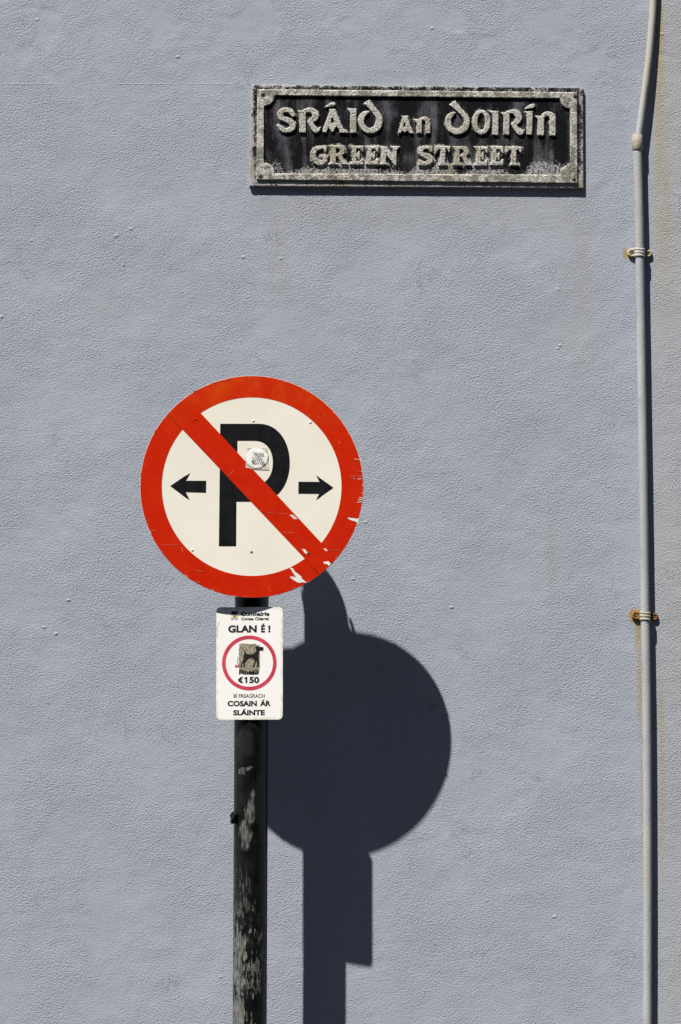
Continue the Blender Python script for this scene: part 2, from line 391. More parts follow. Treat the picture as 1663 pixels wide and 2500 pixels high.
def lathe(bm, prof, seg=20, mtx=None, mi=0):
    """profile of (radius, height) turned about the local z axis"""
    mtx = mtx or Matrix()
    rings = []
    for r, h in prof:
        if r < 1e-7: rings.append([bm.verts.new(mtx @ Vector((0, 0, h)))])
        else: rings.append([bm.verts.new(mtx @ Vector((r*math.cos(2*math.pi*k/seg), r*math.sin(2*math.pi*k/seg), h))) for k in range(seg)])
    for a, b in zip(rings, rings[1:]):
        for k in range(seg):
            k2 = (k+1) % seg
            if len(a) == 1 and len(b) == 1: continue
            if len(a) == 1: f = bm.faces.new((a[0], b[k], b[k2]))
            elif len(b) == 1: f = bm.faces.new((a[k], a[k2], b[0]))
            else: f = bm.faces.new((a[k], a[k2], b[k2], b[k]))
            f.material_index = mi
    bmesh.ops.recalc_face_normals(bm, faces=bm.faces[:])
TOWARD = Matrix.Rotation(math.pi/2, 4, 'X')       # local z -> -y (towards the viewer)

# value noise on arrays (for real relief of the cast plate)
_rng = np.random.RandomState(3); _G = _rng.rand(512, 512)
def vnoise(x, y):
    xi = np.floor(x).astype(int); yi = np.floor(y).astype(int); fx = x-xi; fy = y-yi
    fx = fx*fx*(3-2*fx); fy = fy*fy*(3-2*fy)
    g = lambda a, b: _G[a % 512, b % 512]
    return (g(xi, yi)*(1-fx)+g(xi+1, yi)*fx)*(1-fy)+(g(xi, yi+1)*(1-fx)+g(xi+1, yi+1)*fx)*fy
def fbm(x, y, o=3):
    s = 0; a = 1; t = 0
    for k in range(o): s = s+a*vnoise(x*2**k+17*k, y*2**k+31*k); t += a; a *= 0.55
    return s/t-0.5

# ------------------------------------------------------------------ setting: wall and street
M_wall = mat_wall()
X0, X1 = -3.2, 3.4
bm = bmesh.new(); add_box(bm, X0, X1, 0.0, 0.35, 0.13, 5.6)
wall = tag(bm_obj('house_wall', bm, M_wall), 'pale blue grey rough rendered house wall filling the background', 'wall')

M_slab = mat_asphalt('asphalt_pavement', (0.035, 0.035, 0.035)); M_road = mat_asphalt('asphalt', (0.032, 0.032, 0.034))
M_kerb = mat_asphalt('kerb_stone', (0.09, 0.09, 0.087)); M_earth = mat_asphalt('ground_cover', (0.04, 0.04, 0.04))
bm = bmesh.new(); bmesh.ops.create_grid(bm, x_segments=8, y_segments=8, size=400)
g = bm_obj('ground', bm, M_earth); g['kind'] = 'structure'; g.location = (0, 0, -0.012)
bm = bmesh.new(); add_box(bm, -30, 30, -11.9, -1.72, -0.008, 0.0)
r = bm_obj('road', bm, M_road); r['kind'] = 'structure'
bm = bmesh.new(); add_box(bm, -30, 30, -1.56, 0.6, -0.006, 0.13)
p = bm_obj('pavement', bm, M_slab); p['kind'] = 'structure'
bm = bmesh.new()
for i in range(60): add_box(bm, -30+i+0.004, -29+i-0.004, -1.717, -1.563, -0.006, 0.135, bevel=0.0)
k = bm_obj('kerb', bm, M_kerb); k['kind'] = 'structure'

# unseen terrace added behind the camera to block low sky and deepen shadows
M_house = mat_asphalt('dark_blocker_front', (0.07, 0.066, 0.062)); M_roof = mat_asphalt('slate', (0.05, 0.05, 0.055))
M_glass = mat_simple('window_glass', (0.02, 0.02, 0.022), 0.1, 0.5); M_fr = mat_simple('window_frame_paint', (0.30, 0.30, 0.30), 0.5)
def house():
    t = empty('sky_block_house', (0, -13.6, 0))
    bm = bmesh.new()
    xs = [-4.5, -3.3, -2.1, -0.6, 0.6, 2.1, 3.3, 4.5]; zs = [0, 1.0, 2.5, 3.9, 5.4, 6.8, 8.2, 9.6, 11.0, 12.4]
    for i in range(7):
        for j in range(9):
            if i in (1, 3, 5) and j in (1, 3, 5, 7): continue
            add_box(bm, xs[i], xs[i+1], -0.4, 0.0, zs[j], zs[j+1])
    add_box(bm, -4.5, 4.5, -8.0, -0.401, 0, 12.4)
    bm_obj('wall', bm, M_house, t)
    bm = bmesh.new(); v = [bm.verts.new(p_) for p_ in ((-4.5, 0.25, 12.3), (4.5, 0.25, 12.3), (4.5, -4, 15.2), (-4.5, -4, 15.2), (-4.5, -8.3, 12.3), (4.5, -8.3, 12.3))]
    for ix in ((0, 1, 2, 3), (3, 2, 5, 4), (0, 3, 4), (1, 5, 2), (0, 4, 5, 1)): bm.faces.new([v[i] for i in ix])
    bmesh.ops.recalc_face_normals(bm, faces=bm.faces[:]); bm_obj('roof', bm, M_roof, t)
    for i in (1, 3, 5):
        for j in (1, 3, 5, 7):
            bm = bmesh.new(); x0, x1, z0, z1 = xs[i], xs[i+1], zs[j], zs[j+1]
            for b_ in ((x0, x0+.07, z0, z1), (x1-.07, x1, z0, z1), (x0+.07, x1-.07, z0, z0+.07), (x0+.07, x1-.07, z1-.07, z1), (x0+.07, x1-.07, (z0+z1)/2-.03, (z0+z1)/2+.03)):
                add_box(bm, b_[0], b_[1], -0.22, -0.16, b_[2], b_[3])
            f = bm_obj('window', bm, M_fr, t)
            bm = bmesh.new(); add_box(bm, x0+.07, x1-.07, -0.20, -0.19, z0+.07, z1-.07); bm_obj('pane', bm, M_glass, f)
    return t
h0 = house()
for i, (x, lab) in enumerate(((-18, 'unseen dark house added to block low sky, far left of the terrace across the street'), (-9, 'unseen dark house added to block low sky, left of centre in the terrace across the street'), (0, 'unseen dark house added to block low sky, middle of the terrace across the street'), (9, 'unseen dark house added to block low sky, right of centre in the terrace across the street'), (18, 'unseen dark house added to block low sky, far right of the terrace across the street'))):
    h = h0 if i == 0 else dup(h0)
    h.location.x = x; tag(h, lab, 'house', 'unseen houses added across the street to block low sky')

# ------------------------------------------------------------------ signpost
POLE_D = 0.2405
pb, pt = atv(610.3, 2400, POLE_D), atv(614.9, 1440, POLE_D)
axdist = lambda v: float(np.dot(np.array(v)-np.array([0, -D, CAMZ]), FWD))
PS = F/axdist(atv(611, 1900, POLE_D)); POLE_S = PS; POLE_R = 41.5/PS
dirp = (pt-pb).normalized()
def pole_at(z): return pb+dirp*((z-pb.z)/dirp.z)
base = pole_at(0.131); POLE_C = 611.5
top_z = float(at(614, 962, POLE_D)[2])
def wzp(py): return float(at(611, py, POLE_D+POLE_R)[2])-base.z
M_pole = mat_pole()
post = tag(empty('sign_post', base), 'black round steel post with scuffed and peeling paint, holding the two signs', 'post')
zz = np.linspace(base.z, top_z, 30)
loc = [pole_at(z)-base for z in zz]
bm = tube(loc, POLE_R, 64)
bm_obj('pole', bm, M_pole, post, smooth=True)
for f in post.children[0].data.polygons:
    if abs(f.normal.z) > 0.8: f.use_smooth = False
# cap
bm = bmesh.new(); lathe(bm, [(POLE_R-0.0005, -0.080), (POLE_R+0.0028, -0.0795), (POLE_R+0.0028, 0.0), (POLE_R-0.002, 0.004), (0, 0.005)], 48, Matrix.Translation(pole_at(top_z)-base))
bm_obj('end_cap', bm, M_pole, post, smooth=True)
# torn scrap on the left side of the pole
M_black = mat_simple('black_plastic', (0.006, 0.006, 0.006), 0.6, 0.3)
bm = bmesh.new()
sx = [(561, 1990), (566, 1983), (570, 1981), (576, 1984), (580, 1988), (579, 1998), (573, 2002), (570, 2009), (566, 2012), (562, 2007), (563, 1998)]
cc = atv(571, 1996, POLE_D+0.038)
fr = [bm.verts.new(atv(x, y, POLE_D+0.030+0.014*math.sin(i*2.3))-base) for i, (x, y) in enumerate(sx)]
bk = [bm.verts.new(atv(x+2, y, POLE_D+0.012)-base) for i, (x, y) in enumerate(sx)]
ctr = bm.verts.new(cc-base+Vector((0, -0.012, 0)))
for i in range(len(sx)):
    j = (i+1) % len(sx); bm.faces.new((fr[i], fr[j], ctr)); bm.faces.new((fr[j], fr[i], bk[i], bk[j]))
bm.faces.new(bk)
bmesh.ops.recalc_face_normals(bm, faces=bm.faces[:])
o = bm_obj('tape_scrap', bm, M_black, post); o['label'] = 'torn black scrap of tape stuck out on the left side of the pole'

# ------------------------------------------------------------------ round sign
dc = atv(614.7, 1187.5, DISC_D); DS = F/axdist(dc); DISC_R = 272.4/DS
park = tag(empty('no_parking_sign', dc), 'round red and cream no parking sign with a barred letter P and two arrows', 'traffic sign')
# turned a little: right side nearer the wall, bottom further out
park.rotation_euler = (math.radians(0.60)*-1, 0, math.radians(1.25))
def q(x, y): return ((x-784.5)/2.7509/DS, -(y-789.5)/2.7509/DS)
M_red, M_cream = mat_red(), mat_cream()
M_sgrey = mat_simple('sign_back_grey', (0.30, 0.30, 0.30), 0.5, 0.4)
M_ink = mat_simple('sign_black', (0.0075, 0.008, 0.010), 0.45, 0.2, var=0.2, vs=30)
M_chip = mat_simple('bare_white_chip', (0.80, 0.77, 0.72), 0.6, 0.2)
M_bolt = mat_simple('zinc_steel', (0.30, 0.29, 0.27), 0.5, 0.4, metal=0.4)
bm = bmesh.new(); lathe(bm, [(0, 0.0), (DISC_R-0.0002, 0.0), (DISC_R, 0.0003), (DISC_R, 0.0036), (DISC_R-0.0006, 0.0040), (0, 0.0040)], 160, Matrix.Translation((0, 0.0, 0)) @ Matrix.Rotation(-math.pi/2, 4, 'X'))
me = bm_obj('sign_plate', bm, None, park, mats=[M_cream, M_sgrey])
for f in me.data.polygons:
    if f.normal.y > -0.5: f.material_index = 1
flat_obj('red_ring', [circle(0, 0, DISC_R-0.0006, 200), circle(0, 0, 603/2.7509/DS, 200)], 0.0003, M_red, park, -0.0001)
pout = [(572, 366), (700, 366), (830, 366)]
for i in range(1, 33):
    a = -math.pi/2+math.pi*i/32; c_, s_ = math.cos(a), math.sin(a)
    pout.append((830+210*abs(c_)**0.92, 629.5+263.5*(abs(s_)**0.97)*(1 if s_ > 0 else -1)))
pout += [(682, 893), (681, 1193), (565, 1193)]
pin = [(688, 481), (800, 481)]
for i in range(1, 25):
    a = -math.pi/2+math.pi*i/24; c_, s_ = math.cos(a), math.sin(a)
    pin.append((800+126*abs(c_)**0.85, 630+149*(abs(s_)**0.95)*(1 if s_ > 0 else -1)))
pin += [(686, 779)]
flat_obj('letter', [[q(*v) for v in pout], [q(*v) for v in pin]], 0.0003, M_ink, park, -0.0001)
al = [(238, 788), (330, 724), (352, 712), (372, 700), (357, 728), (343, 752), (479, 752), (478, 833), (342, 829), (355, 855), (369, 884), (345, 868), (320, 850)]
ar = [(1334, 797), (1240, 730), (1228, 720), (1217, 715), (1228, 735), (1240, 758), (1098, 757), (1098, 838), (1238, 839), (1228, 858), (1217, 880), (1236, 869), (1255, 853)]
for a_ in (al, ar): flat_obj('arrow', [[q(*v) for v in a_]], 0.0003, M_ink, park, -0.0001)
rr = (DISC_R-0.0009)
def arc_pts(p0, p1, n=12):
    a0 = math.atan2(p0[1], p0[0]); a1 = math.atan2(p1[1], p1[0]); return [(rr*math.cos(a0+(a1-a0)*i/n), rr*math.sin(a0+(a1-a0)*i/n)) for i in range(n+1)]
sl_ = arc_pts(q(222, 302), q(343, 190))+arc_pts(q(1342, 1268), q(1240, 1378))
flat_obj('slash_bar', [sl_], 0.0003, M_red, park, -0.0005)
# chips and scratches where the red film has come away
def rectp(x0, y0, x1, y1, w): # a tapering scratch
    dx, dy = x1-x0, y1-y0; L = math.hypot(dx, dy); w *= 0.75; nx, ny = -dy/L*w/2, dx/L*w/2
    return [(x0, y0), (x0+dx*.3+nx, y0+dy*.3+ny), (x0+dx*.8+nx*1.3, y0+dy*.8+ny*1.3), (x1, y1), (x0+dx*.7-nx, y0+dy*.7-ny), (x0+dx*.25-nx*.6, y0+dy*.25-ny*.6)]
chips = [
 [(1035, 1335), (1062, 1342), (1075, 1362), (1100, 1382), (1118, 1395), (1122, 1412), (1140, 1425), (1157, 1438), (1128, 1436), (1100, 1440), (1072, 1424), (1042, 1404), (1048, 1394), (1085, 1402), (1064, 1375), (1052, 1352)],
 [(1265, 1298), (1300, 1293), (1317, 1310), (1303, 1324), (1290, 1312), (1272, 1311)],
 [(1266, 1206), (1284, 1209), (1296, 1225), (1280, 1222)],
 [(1120, 1210), (1146, 1214), (1152, 1228), (1168, 1236), (1156, 1249), (1138, 1234)],
 [(1037, 982), (1060, 980), (1078, 994), (1092, 1010), (1068, 1010), (1052, 993)],
 [(1425, 999), (1470, 1003), (1503, 1006), (1498, 1034), (1478, 1024), (1446, 1015)],
 rectp(1495, 690, 1528, 684, 6), rectp(1437, 712, 1486, 720, 6), rectp(1490, 722, 1528, 718, 5), rectp(1445, 728, 1484, 738, 5), rectp(1490, 740, 1524, 735, 4),
 rectp(1510, 590, 1521, 622, 6), rectp(1467, 602, 1508, 607, 4), rectp(1500, 866, 1531, 862, 5), rectp(1494, 880, 1529, 874, 6), rectp(1490, 896, 1527, 890, 6), rectp(1470, 897, 1484, 893, 4),
 rectp(160, 1187, 312, 1185, 2.5), rectp(100, 1088, 150, 1088, 3), rectp(620, 728, 662, 680, 4), rectp(316, 1195, 324, 1238, 5), rectp(980, 1098, 1070, 1103, 3.5), rectp(860, 965, 935, 966, 3), rectp(950, 967, 1035, 976, 3),
 rectp(380, 1350, 470, 1368, 3), rectp(1290, 1215, 1388, 1222, 2.5), rectp(765, 50, 770, 72, 4), rectp(520, 92, 550, 80, 5), rectp(382, 155, 420, 138, 5), rectp(560, 80, 640, 62, 4), rectp(78, 1035, 92, 1055, 5), rectp(70, 1050, 100, 1010, 3),
 rectp(232, 1300, 270, 1340, 5), rectp(330, 1380, 356, 1402, 5), rectp(400, 1432, 450, 1436, 4), rectp(620, 1525, 700, 1529, 4), rectp(894, 1455, 915, 1500, 2.5), rectp(1045, 1480, 1090, 1467, 4), rectp(1330, 280, 1352, 305, 4), rectp(1395, 360, 1412, 385, 4), rectp(1460, 465, 1470, 500, 4), rectp(36, 690, 40, 720, 5), rectp(128, 430, 140, 405, 4)]
M_scr = mat_simple('scratched_red', (0.66, 0.22, 0.12), 0.6, 0.2, var=0.3, vs=150)
for ic, c_ in enumerate(chips): flat_obj('paint_chip' if ic < 6 else 'scratch', [[q(*v) for v in c_]], 0.0002, M_chip if ic < 6 or 9 < ic < 16 else M_scr, park, -0.0009)
M_seam = mat_simple('dark_red_seam', (0.20, 0.006, 0.001), 0.6)
for lp_ in [[q(*v) for v in rectp(1380, 996, 1500, 1000, 3)], [q(*v) for v in rectp(1137, 1278, 1236, 1378, 3)], [q(*v) for v in rectp(222, 304, 316, 408, 2.5)], [q(*v) for v in rectp(1252, 1173, 1338, 1266, 2.5)], [q(*v) for v in rectp(345, 192, 428, 302, 2)]]: flat_obj('film_seam', [lp_], 0.0001, M_seam, park, -0.00085)
# rivets
def rivet(x, y, r=0.0034, mat=M_cream, y0=-0.0003):
    bm = bmesh.new(); px_, pz_ = q(x, y)
    lathe(bm, [(r, -0.0004), (r*0.95, 0.0006), (r*0.55, 0.0012), (0, 0.0014)], 14, Matrix.Translation((px_, y0, pz_)) @ TOWARD)
    return bm_obj('rivet', bm, mat, park, smooth=True)
M_rust = mat_rusty('rust_brown', (0.30, 0.22, 0.10), (0.14, 0.06, 0.015), 0.55)
for x, y in ((795, 345), (1178, 355), (388, 1218)): rivet(x, y)
rivet(783, 1230, 0.0036, M_bolt); rivet(1163, 1240, 0.0042, M_rust, -0.0009); rivet(405, 335, 0.0036, M_red, -0.0008)
# back channels and clips that hold it to the post
def back(bm_, x0, x1, z0, z1, y0, y1): add_box(bm_, x0, x1, y0, y1, z0, z1, bevel=0.0006)
pole_local_x = (614-614.7)/DS
for zc in (0.222, -0.17):
    bm = bmesh.new(); back(bm, -0.16, 0.16, zc-0.015, zc+0.015, 0.0041, 0.0165)
    bm_obj('mounting_channel', bm, M_bolt, park)
    bm = bmesh.new()
    yc = DISC_D-POLE_D
    pts_o, pts_i = [], []
    for i in range(33):
        a = math.radians(-10+200*i/32); pts_o.append(((POLE_R+0.004)*math.cos(a), yc+(POLE_R+0.004)*math.sin(a))); pts_i.append(((POLE_R+0.0008)*math.cos(a), yc+(POLE_R+0.0008)*math.sin(a)))
    prof = [(POLE_R+0.014, 0.0168)]+[(POLE_R+0.004, 0.0168)]+pts_o+[(-POLE_R-0.004, 0.0168), (-POLE_R-0.014, 0.0168), (-POLE_R-0.014, 0.0200), (-POLE_R-0.0008, 0.0200)]+pts_i[::-1]+[(POLE_R+0.0008, 0.0200), (POLE_R+0.014, 0.0200)]
    lo = [bm.verts.new((x, y, zc-0.012)) for x, y in prof]; hi = [bm.verts.new((x, y, zc+0.012)) for x, y in prof]
    for i in range(len(prof)):
        j = (i+1) % len(prof); bm.faces.new((lo[i], lo[j], hi[j], hi[i]))
    bmesh.ops.recalc_face_normals(bm, faces=bm.faces[:])
    bm_obj('clip', bm, M_bolt, park)
# strap tail that sticks up beside the post, behind the plate
bm = tube([(0.052, 0.062, 0.155), (0.072, 0.056, 0.158), (0.074, 0.055, 0.188), (0.066, 0.055, 0.214)], [0.003, 0.0035, 0.0046, 0.004], 10)
bm_obj('strap_tail', bm, M_bolt, park, smooth=True)
# crumpled sticker, kept as a thing of its own kind stuck on the plate
sk = empty('sticker', (0, 0, 0)); sk.parent = park; sk.location = (*[q(820, 602)[0]], -0.0012, q(820, 602)[1])
sk['label'] = 'small crumpled white round sticker with handwriting inside the P'
def q4(x, y):  # zoom window 590..670 / 1080..1160 at 19.6 px per px
    X = 590+x/19.6; Y = 1080+y/19.6; a = q(784.5+(X-614.7)*2.7509, 789.5+(Y-1187.5)*2.7509); return (a[0]-sk.location.x, a[1]-sk.location.z)
M_tape = mat_simple('yellowed_tape', (0.62, 0.57, 0.46), 0.5, 0.3, var=0.2, vs=120)
M_paper = mat_crumple(); M_pen = mat_simple('marker_ink', (0.012, 0.012, 0.012), 0.6, 0.2)
M_edge = mat_simple('dark_edge', (0.10, 0.09, 0.07), 0.8, 0.1, vs=200)
flat_obj('backing_tape', [[q4(*v) for v in ((235, 255), (420, 245), (1225, 270), (1260, 700), (1300, 1310), (700, 1290), (200, 1210), (190, 800), (215, 500))]], 0.0002, M_tape, sk, 0.0002)
random.seed(4)
disc_pts = [(720+535*(1+0.03*random.uniform(-1, 1))*math.cos(2*math.pi*i/40), 735+490*(1+0.035*random.uniform(-1, 1))*math.sin(2*math.pi*i/40)) for i in range(40)]
flat_obj('dark_rim', [[q4(720+(x-720)*1.035+8, 735+(y-735)*1.035+14) for x, y in disc_pts]], 0.0002, M_edge, sk, -0.00005)  # dark rim, widest below and right of the paper
# crumpled paper disc with real creases
vs = []; fs = []
NR, NA = 10, 40
c0 = q4(720, 735)
vs.append((c0[0], -0.0022, c0[1]))
for i in range(1, NR+1):
    for j in range(NA):
        x, y = disc_pts[j]; xx = 720+(x-720)*i/NR; yy = 735+(y-735)*i/NR
        a_, b_ = q4(xx, yy)
        hgt = 0.0008+0.0007*float(vnoise(np.array(xx/150.), np.array(yy/150.)))*(1-(i/NR)**3) + 0.0006*abs(math.sin(j*1.7))*(i/NR)*(1-(i/NR)**4)
        vs.append((a_, -hgt, b_))
for j in range(NA): fs.append((0, 1+j, 1+(j+1) % NA))
for i in range(NR-1):
    for j in range(NA): fs.append((1+i*NA+j, 1+(i+1)*NA+j, 1+(i+1)*NA+(j+1) % NA, 1+i*NA+(j+1) % NA))
o_ = len(vs)
for j in range(NA): vs.append((vs[1+(NR-1)*NA+j][0], -0.0003, vs[1+(NR-1)*NA+j][2]))
for j in range(NA): fs.append((1+(NR-1)*NA+j, o_+j, o_+(j+1) % NA, 1+(NR-1)*NA+(j+1) % NA))
po = mesh_obj('paper', vs, fs, M_paper, sk)
for s, x0, x1, y0, y1 in (('TRANS', 550, 1060, 490, 625), ('LIVES', 525, 965, 695, 810), ('MATTER', 485, 1105, 880, 1010)):
    a0, b1 = q4(x0, y0); a1, b0 = q4(x1, y1)
    me_ = text_mesh(s, a0, a1, b0+0.0009, b1+0.0003, bold=0.012)
    me_.transform(Matrix.Translation(((a0+a1)/2, 0, (b0+b1)/2)) @ Matrix.Rotation(math.radians(4), 4, 'Y') @ Matrix.Translation((-(a0+a1)/2, 0, -(b0+b1)/2)))
    me_.materials.clear(); me_.materials.append(M_pen)
    t = bpy.data.objects.new('handwriting', me_); t.location = (0, -0.0034, 0); link(t, sk)

# ------------------------------------------------------------------ notice below it
YAW = math.radians(-4.4)
nd = 0.2895
nc = atv(609.3, 1619.3, nd); NS = F/axdist(nc)
notice = tag(empty('dog_fouling_notice', nc, (0, 0, YAW)), 'small white dog fouling notice with red circle and black Irish text on the post', 'notice')
KX = 1/math.cos(YAW)
def r4(x, y): return ((500+x/7.127-609.3)/NS*KX, -(1460+y/7.127-1619.3)/NS)
M_wn = mat_white_notice()
M_pink = mat_simple('faded_red_print', (0.58, 0.055, 0.095), 0.45, 0.3)
M_txt = mat_simple('black_print', (0.012, 0.012, 0.013), 0.5, 0.3)
hw, hh = (690.4-527.7)/2/NS*KX, (1756.8-1481.7)/2/NS; rc = 0.0125
lp = []
for cx_, cz_, a0 in ((hw-rc, hh-rc, 0), (-hw+rc, hh-rc, 90), (-hw+rc, -hh+rc, 180), (hw-rc, -hh+rc, 270)):
    for i in range(9):
        a = math.radians(a0+90*i/8); lp.append((cx_+rc*math.cos(a), cz_+rc*math.sin(a)))
flat_obj('notice_panel', [lp], 0.0022, M_wn, notice, 0.0022)
M_edgeg = mat_simple('notice_back', (0.20, 0.19, 0.15), 0.6, 0.2)
flat_obj('notice_backing', [[(x*0.997, z*0.9985) for x, z in lp]], 0.0008, M_edgeg, notice, 0.0031)
Yf = -0.0001
cx_, cz_ = r4(776, 1129)
flat_obj('red_circle', [circle(cx_, cz_, 478/7.127/NS, 128), circle(cx_, cz_, 414/7.127/NS, 128)], 0.0002, M_pink, notice, Yf)
random.seed(9)
def jag(poly, amp, step=18):
    out = []
    for (x0, y0), (x1, y1) in zip(poly, poly[1:]+poly[:1]):
        n_ = max(1, int(math.hypot(x1-x0, y1-y0)/step))
        for i in range(n_): out.append((x0+(x1-x0)*i/n_+random.uniform(-amp, amp), y0+(y1-y0)*i/n_+random.uniform(-amp, amp)))
    return out
flat_obj('worn_patch', [[r4(*v) for v in jag([(598, 790), (700, 795), (900, 800), (925, 830), (945, 930), (965, 960), (958, 1100), (962, 1200), (938, 1325), (880, 1335), (690, 1325), (606, 1300), (590, 1200), (592, 1000)], 6)]], 0.0002, mat_grime(), notice, Yf)
dog = [(690, 912), (703, 922), (714, 955), (745, 975), (800, 980), (850, 968), (882, 944), (898, 932), (893, 900), (885, 870), (893, 845), (915, 835), (935, 845), (944, 812), (952, 815), (947, 848), (1015, 855), (1028, 885), (1005, 896), (1028, 922), (975, 912), (958, 915), (948, 940), (940, 1000), (936, 1050), (946, 1110), (938, 1200), (905, 1206), (908, 1120), (896, 1090), (884, 1130), (872, 1160), (872, 1204), (840, 1205), (852, 1150), (868, 1090), (850, 1062), (815, 1046), (775, 1050), (740, 1080), (702, 1132), (706, 1200), (675, 1205), (672, 1140), (688, 1100), (655, 1150), (650, 1205), (625, 1205), (632, 1150), (662, 1095), (678, 1060), (676, 1010), (693, 972), (685, 940)]
flat_obj('dog_pictogram', [[r4(*v) for v in dog]], 0.0002, M_txt, notice, Yf-0.00025)
def strk(pts, w):
    L = [];R = []
    for i, (x, y) in enumerate(pts):
        x0, y0 = pts[max(i-1, 0)]; x1, y1 = pts[min(i+1, len(pts)-1)]; l = math.hypot(x1-x0, y1-y0); nx, ny = -(y1-y0)/l*w/2, (x1-x0)/l*w/2
        L.append((x+nx, y+ny)); R.append((x-nx, y-ny))
    return L+R[::-1]
flat_obj('lead_line', [[r4(*v) for v in strk([(568, 1025), (578, 1045), (574, 1080), (568, 1110), (574, 1145), (590, 1180), (588, 1205)], 9)]], 0.0002, M_txt, notice, Yf)
flat_obj('red_bow', [[r4(*v) for v in [(535, 1145), (560, 1168), (590, 1172), (592, 1190), (570, 1188), (542, 1218), (535, 1205), (552, 1180), (535, 1160)]]], 0.0002, M_pink, notice, Yf-0.00025)
flat_obj('bow_dark_mark', [[r4(*v) for v in [(518, 1188), (550, 1180), (545, 1196), (530, 1200)]]], 0.0002, M_txt, notice, Yf)  # small black mark left of the bow
for s, x0, x1, y0, y1, b in (('Comhairle', 625, 1125, 237, 311, 0.040), ('Contae', 632, 850, 334, 386, 0.036), ('Chiarraí', 875, 1118, 332, 386, 0.036), ('GLAN', 405, 905, 472, 601, 0.044), ('É', 981, 1049, 443, 600, 0.044), ('!', 1104, 1143, 475, 600, 0.04),
                             ('Fíneáil', 597, 935, 1248, 1328, 0.034), ('50', 776, 950, 1370, 1483, 0.042), ('BÍ', 503, 567, 1655, 1735, 0.010), ('FREAGRACH', 593, 1045, 1670, 1737, 0.010),
                             ('COSAIN', 398, 909, 1787, 1884, 0.044), ('ÁR', 965, 1149, 1765, 1882, 0.044), ('SLÁINTE', 497, 1048, 1925, 2041, 0.044)):
    a0, b1 = r4(x0, y0); a1, b0 = r4(x1, y1)
    me_ = text_mesh(s, a0, a1, b0, b1, bold=b); me_.materials.clear(); me_.materials.append(M_txt)
    t = bpy.data.objects.new('printed_word', me_); t.location = (0, Yf-(0.00045 if s[0] == 'F' and s[1] != 'R' else 0), 0); link(t, notice)
flat_obj('digit', [[r4(*v) for v in [(712, 1373), (741, 1373), (741, 1480), (712, 1480), (712, 1404), (696, 1413), (690, 1392)]]], 0.0002, M_txt, notice, Yf)
eo = [(646+52*math.cos(math.radians(a)), 1426-55*math.sin(math.radians(a))) for a in range(55, 306, 10)]
ei = [(648+27*math.cos(math.radians(a)), 1426-32*math.sin(math.radians(a))) for a in range(300, 50, -10)]
eo = [(min(x, 668), y) for x, y in eo]; ei = [(min(x, 664), y) for x, y in ei]
flat_obj('euro_sign', [[r4(*v) for v in eo+ei]], 0.0002, M_txt, notice, Yf)
for yy in (1407, 1433): flat_obj('euro_bar', [[r4(*v) for v in [(582, yy), (652, yy), (648, yy+13), (577, yy+13)]]], 0.0002, M_txt, notice, Yf-0.00025)
# crest
M_cb = mat_simple('crest_blue', (0.03, 0.06, 0.28), 0.5); M_cy = mat_simple('crest_yellow', (0.75, 0.58, 0.16), 0.5)
M_cg = mat_simple('crest_green', (0.04, 0.12, 0.07), 0.5); M_cv = mat_simple('crest_violet', (0.28, 0.26, 0.55), 0.5); M_cw = mat_simple('crest_white', (0.8, 0.8, 0.82), 0.5)
crest = empty('county_crest', (0, 0, 0)); crest.parent = notice; crest['label'] = 'tiny county crest, a blue and yellow shield over a ribbon'
def sh(y0, y1):
    def w_(y): return 55 if y < 300 else 55*math.sqrt(max(0.0, 1-((y-300)/58.0)**2))
    ys = [y0+(y1-y0)*i/10 for i in range(11)]
    return [r4(515+w_(y), y) for y in ys]+[r4(515-w_(y)-0.2, y) for y in reversed(ys)]
flat_obj('shield_top', [sh(228, 269)], 0.0002, M_txt, crest, Yf)
flat_obj('shield_band', [sh(270, 297)], 0.0002, M_cb, crest, Yf)
flat_obj('shield_field', [sh(298, 357)], 0.0002, M_cy, crest, Yf)
flat_obj('emblem', [[r4(*v) for v in [(500, 302), (530, 302), (522, 318), (532, 336), (515, 344), (498, 336), (508, 318)]]], 0.0002, M_cg, crest, Yf-0.00025)
flat_obj('knot', [[r4(*v) for v in [(505, 240), (525, 240), (532, 252), (525, 264), (505, 264), (498, 252)]]], 0.0002, mat_simple('crest_brown', (0.10, 0.05, 0.03), 0.5), crest, Yf-0.00025)
flat_obj('wave', [[r4(*v) for v in strk([(462+i*9, 282+(3 if i % 2 else -3)) for i in range(13)], 5)]], 0.0002, M_cw, crest, Yf-0.00025)
for pts_ in ([(452, 338), (462, 352), (480, 362), (510, 374)], [(578, 338), (568, 352), (550, 362), (520, 374)], [(455, 378), (470, 366), (486, 378)], [(575, 378), (560, 366), (544, 378)]):
    flat_obj('ribbon', [[r4(*v) for v in strk(pts_, 10)]], 0.0002, M_cv, crest, Yf)
flat_obj('flag_tip', [[r4(*v) for v in [(555, 205), (575, 196), (586, 200), (572, 214), (564, 222)]]], 0.0002, M_txt, crest, Yf)
flat_obj('scratch_mark', [[r4(*v) for v in strk([(247, 405), (236, 425), (234, 445), (238, 468)], 5)]], 0.0002, M_edgeg, notice, Yf)
# band clips behind the notice
for zc in (0.09, -0.09):
    bm = bmesh.new(); add_box(bm, -0.03, 0.03, 0.0032, 0.0044, zc-0.008, zc+0.008); bm_obj('clip', bm, M_bolt, notice)

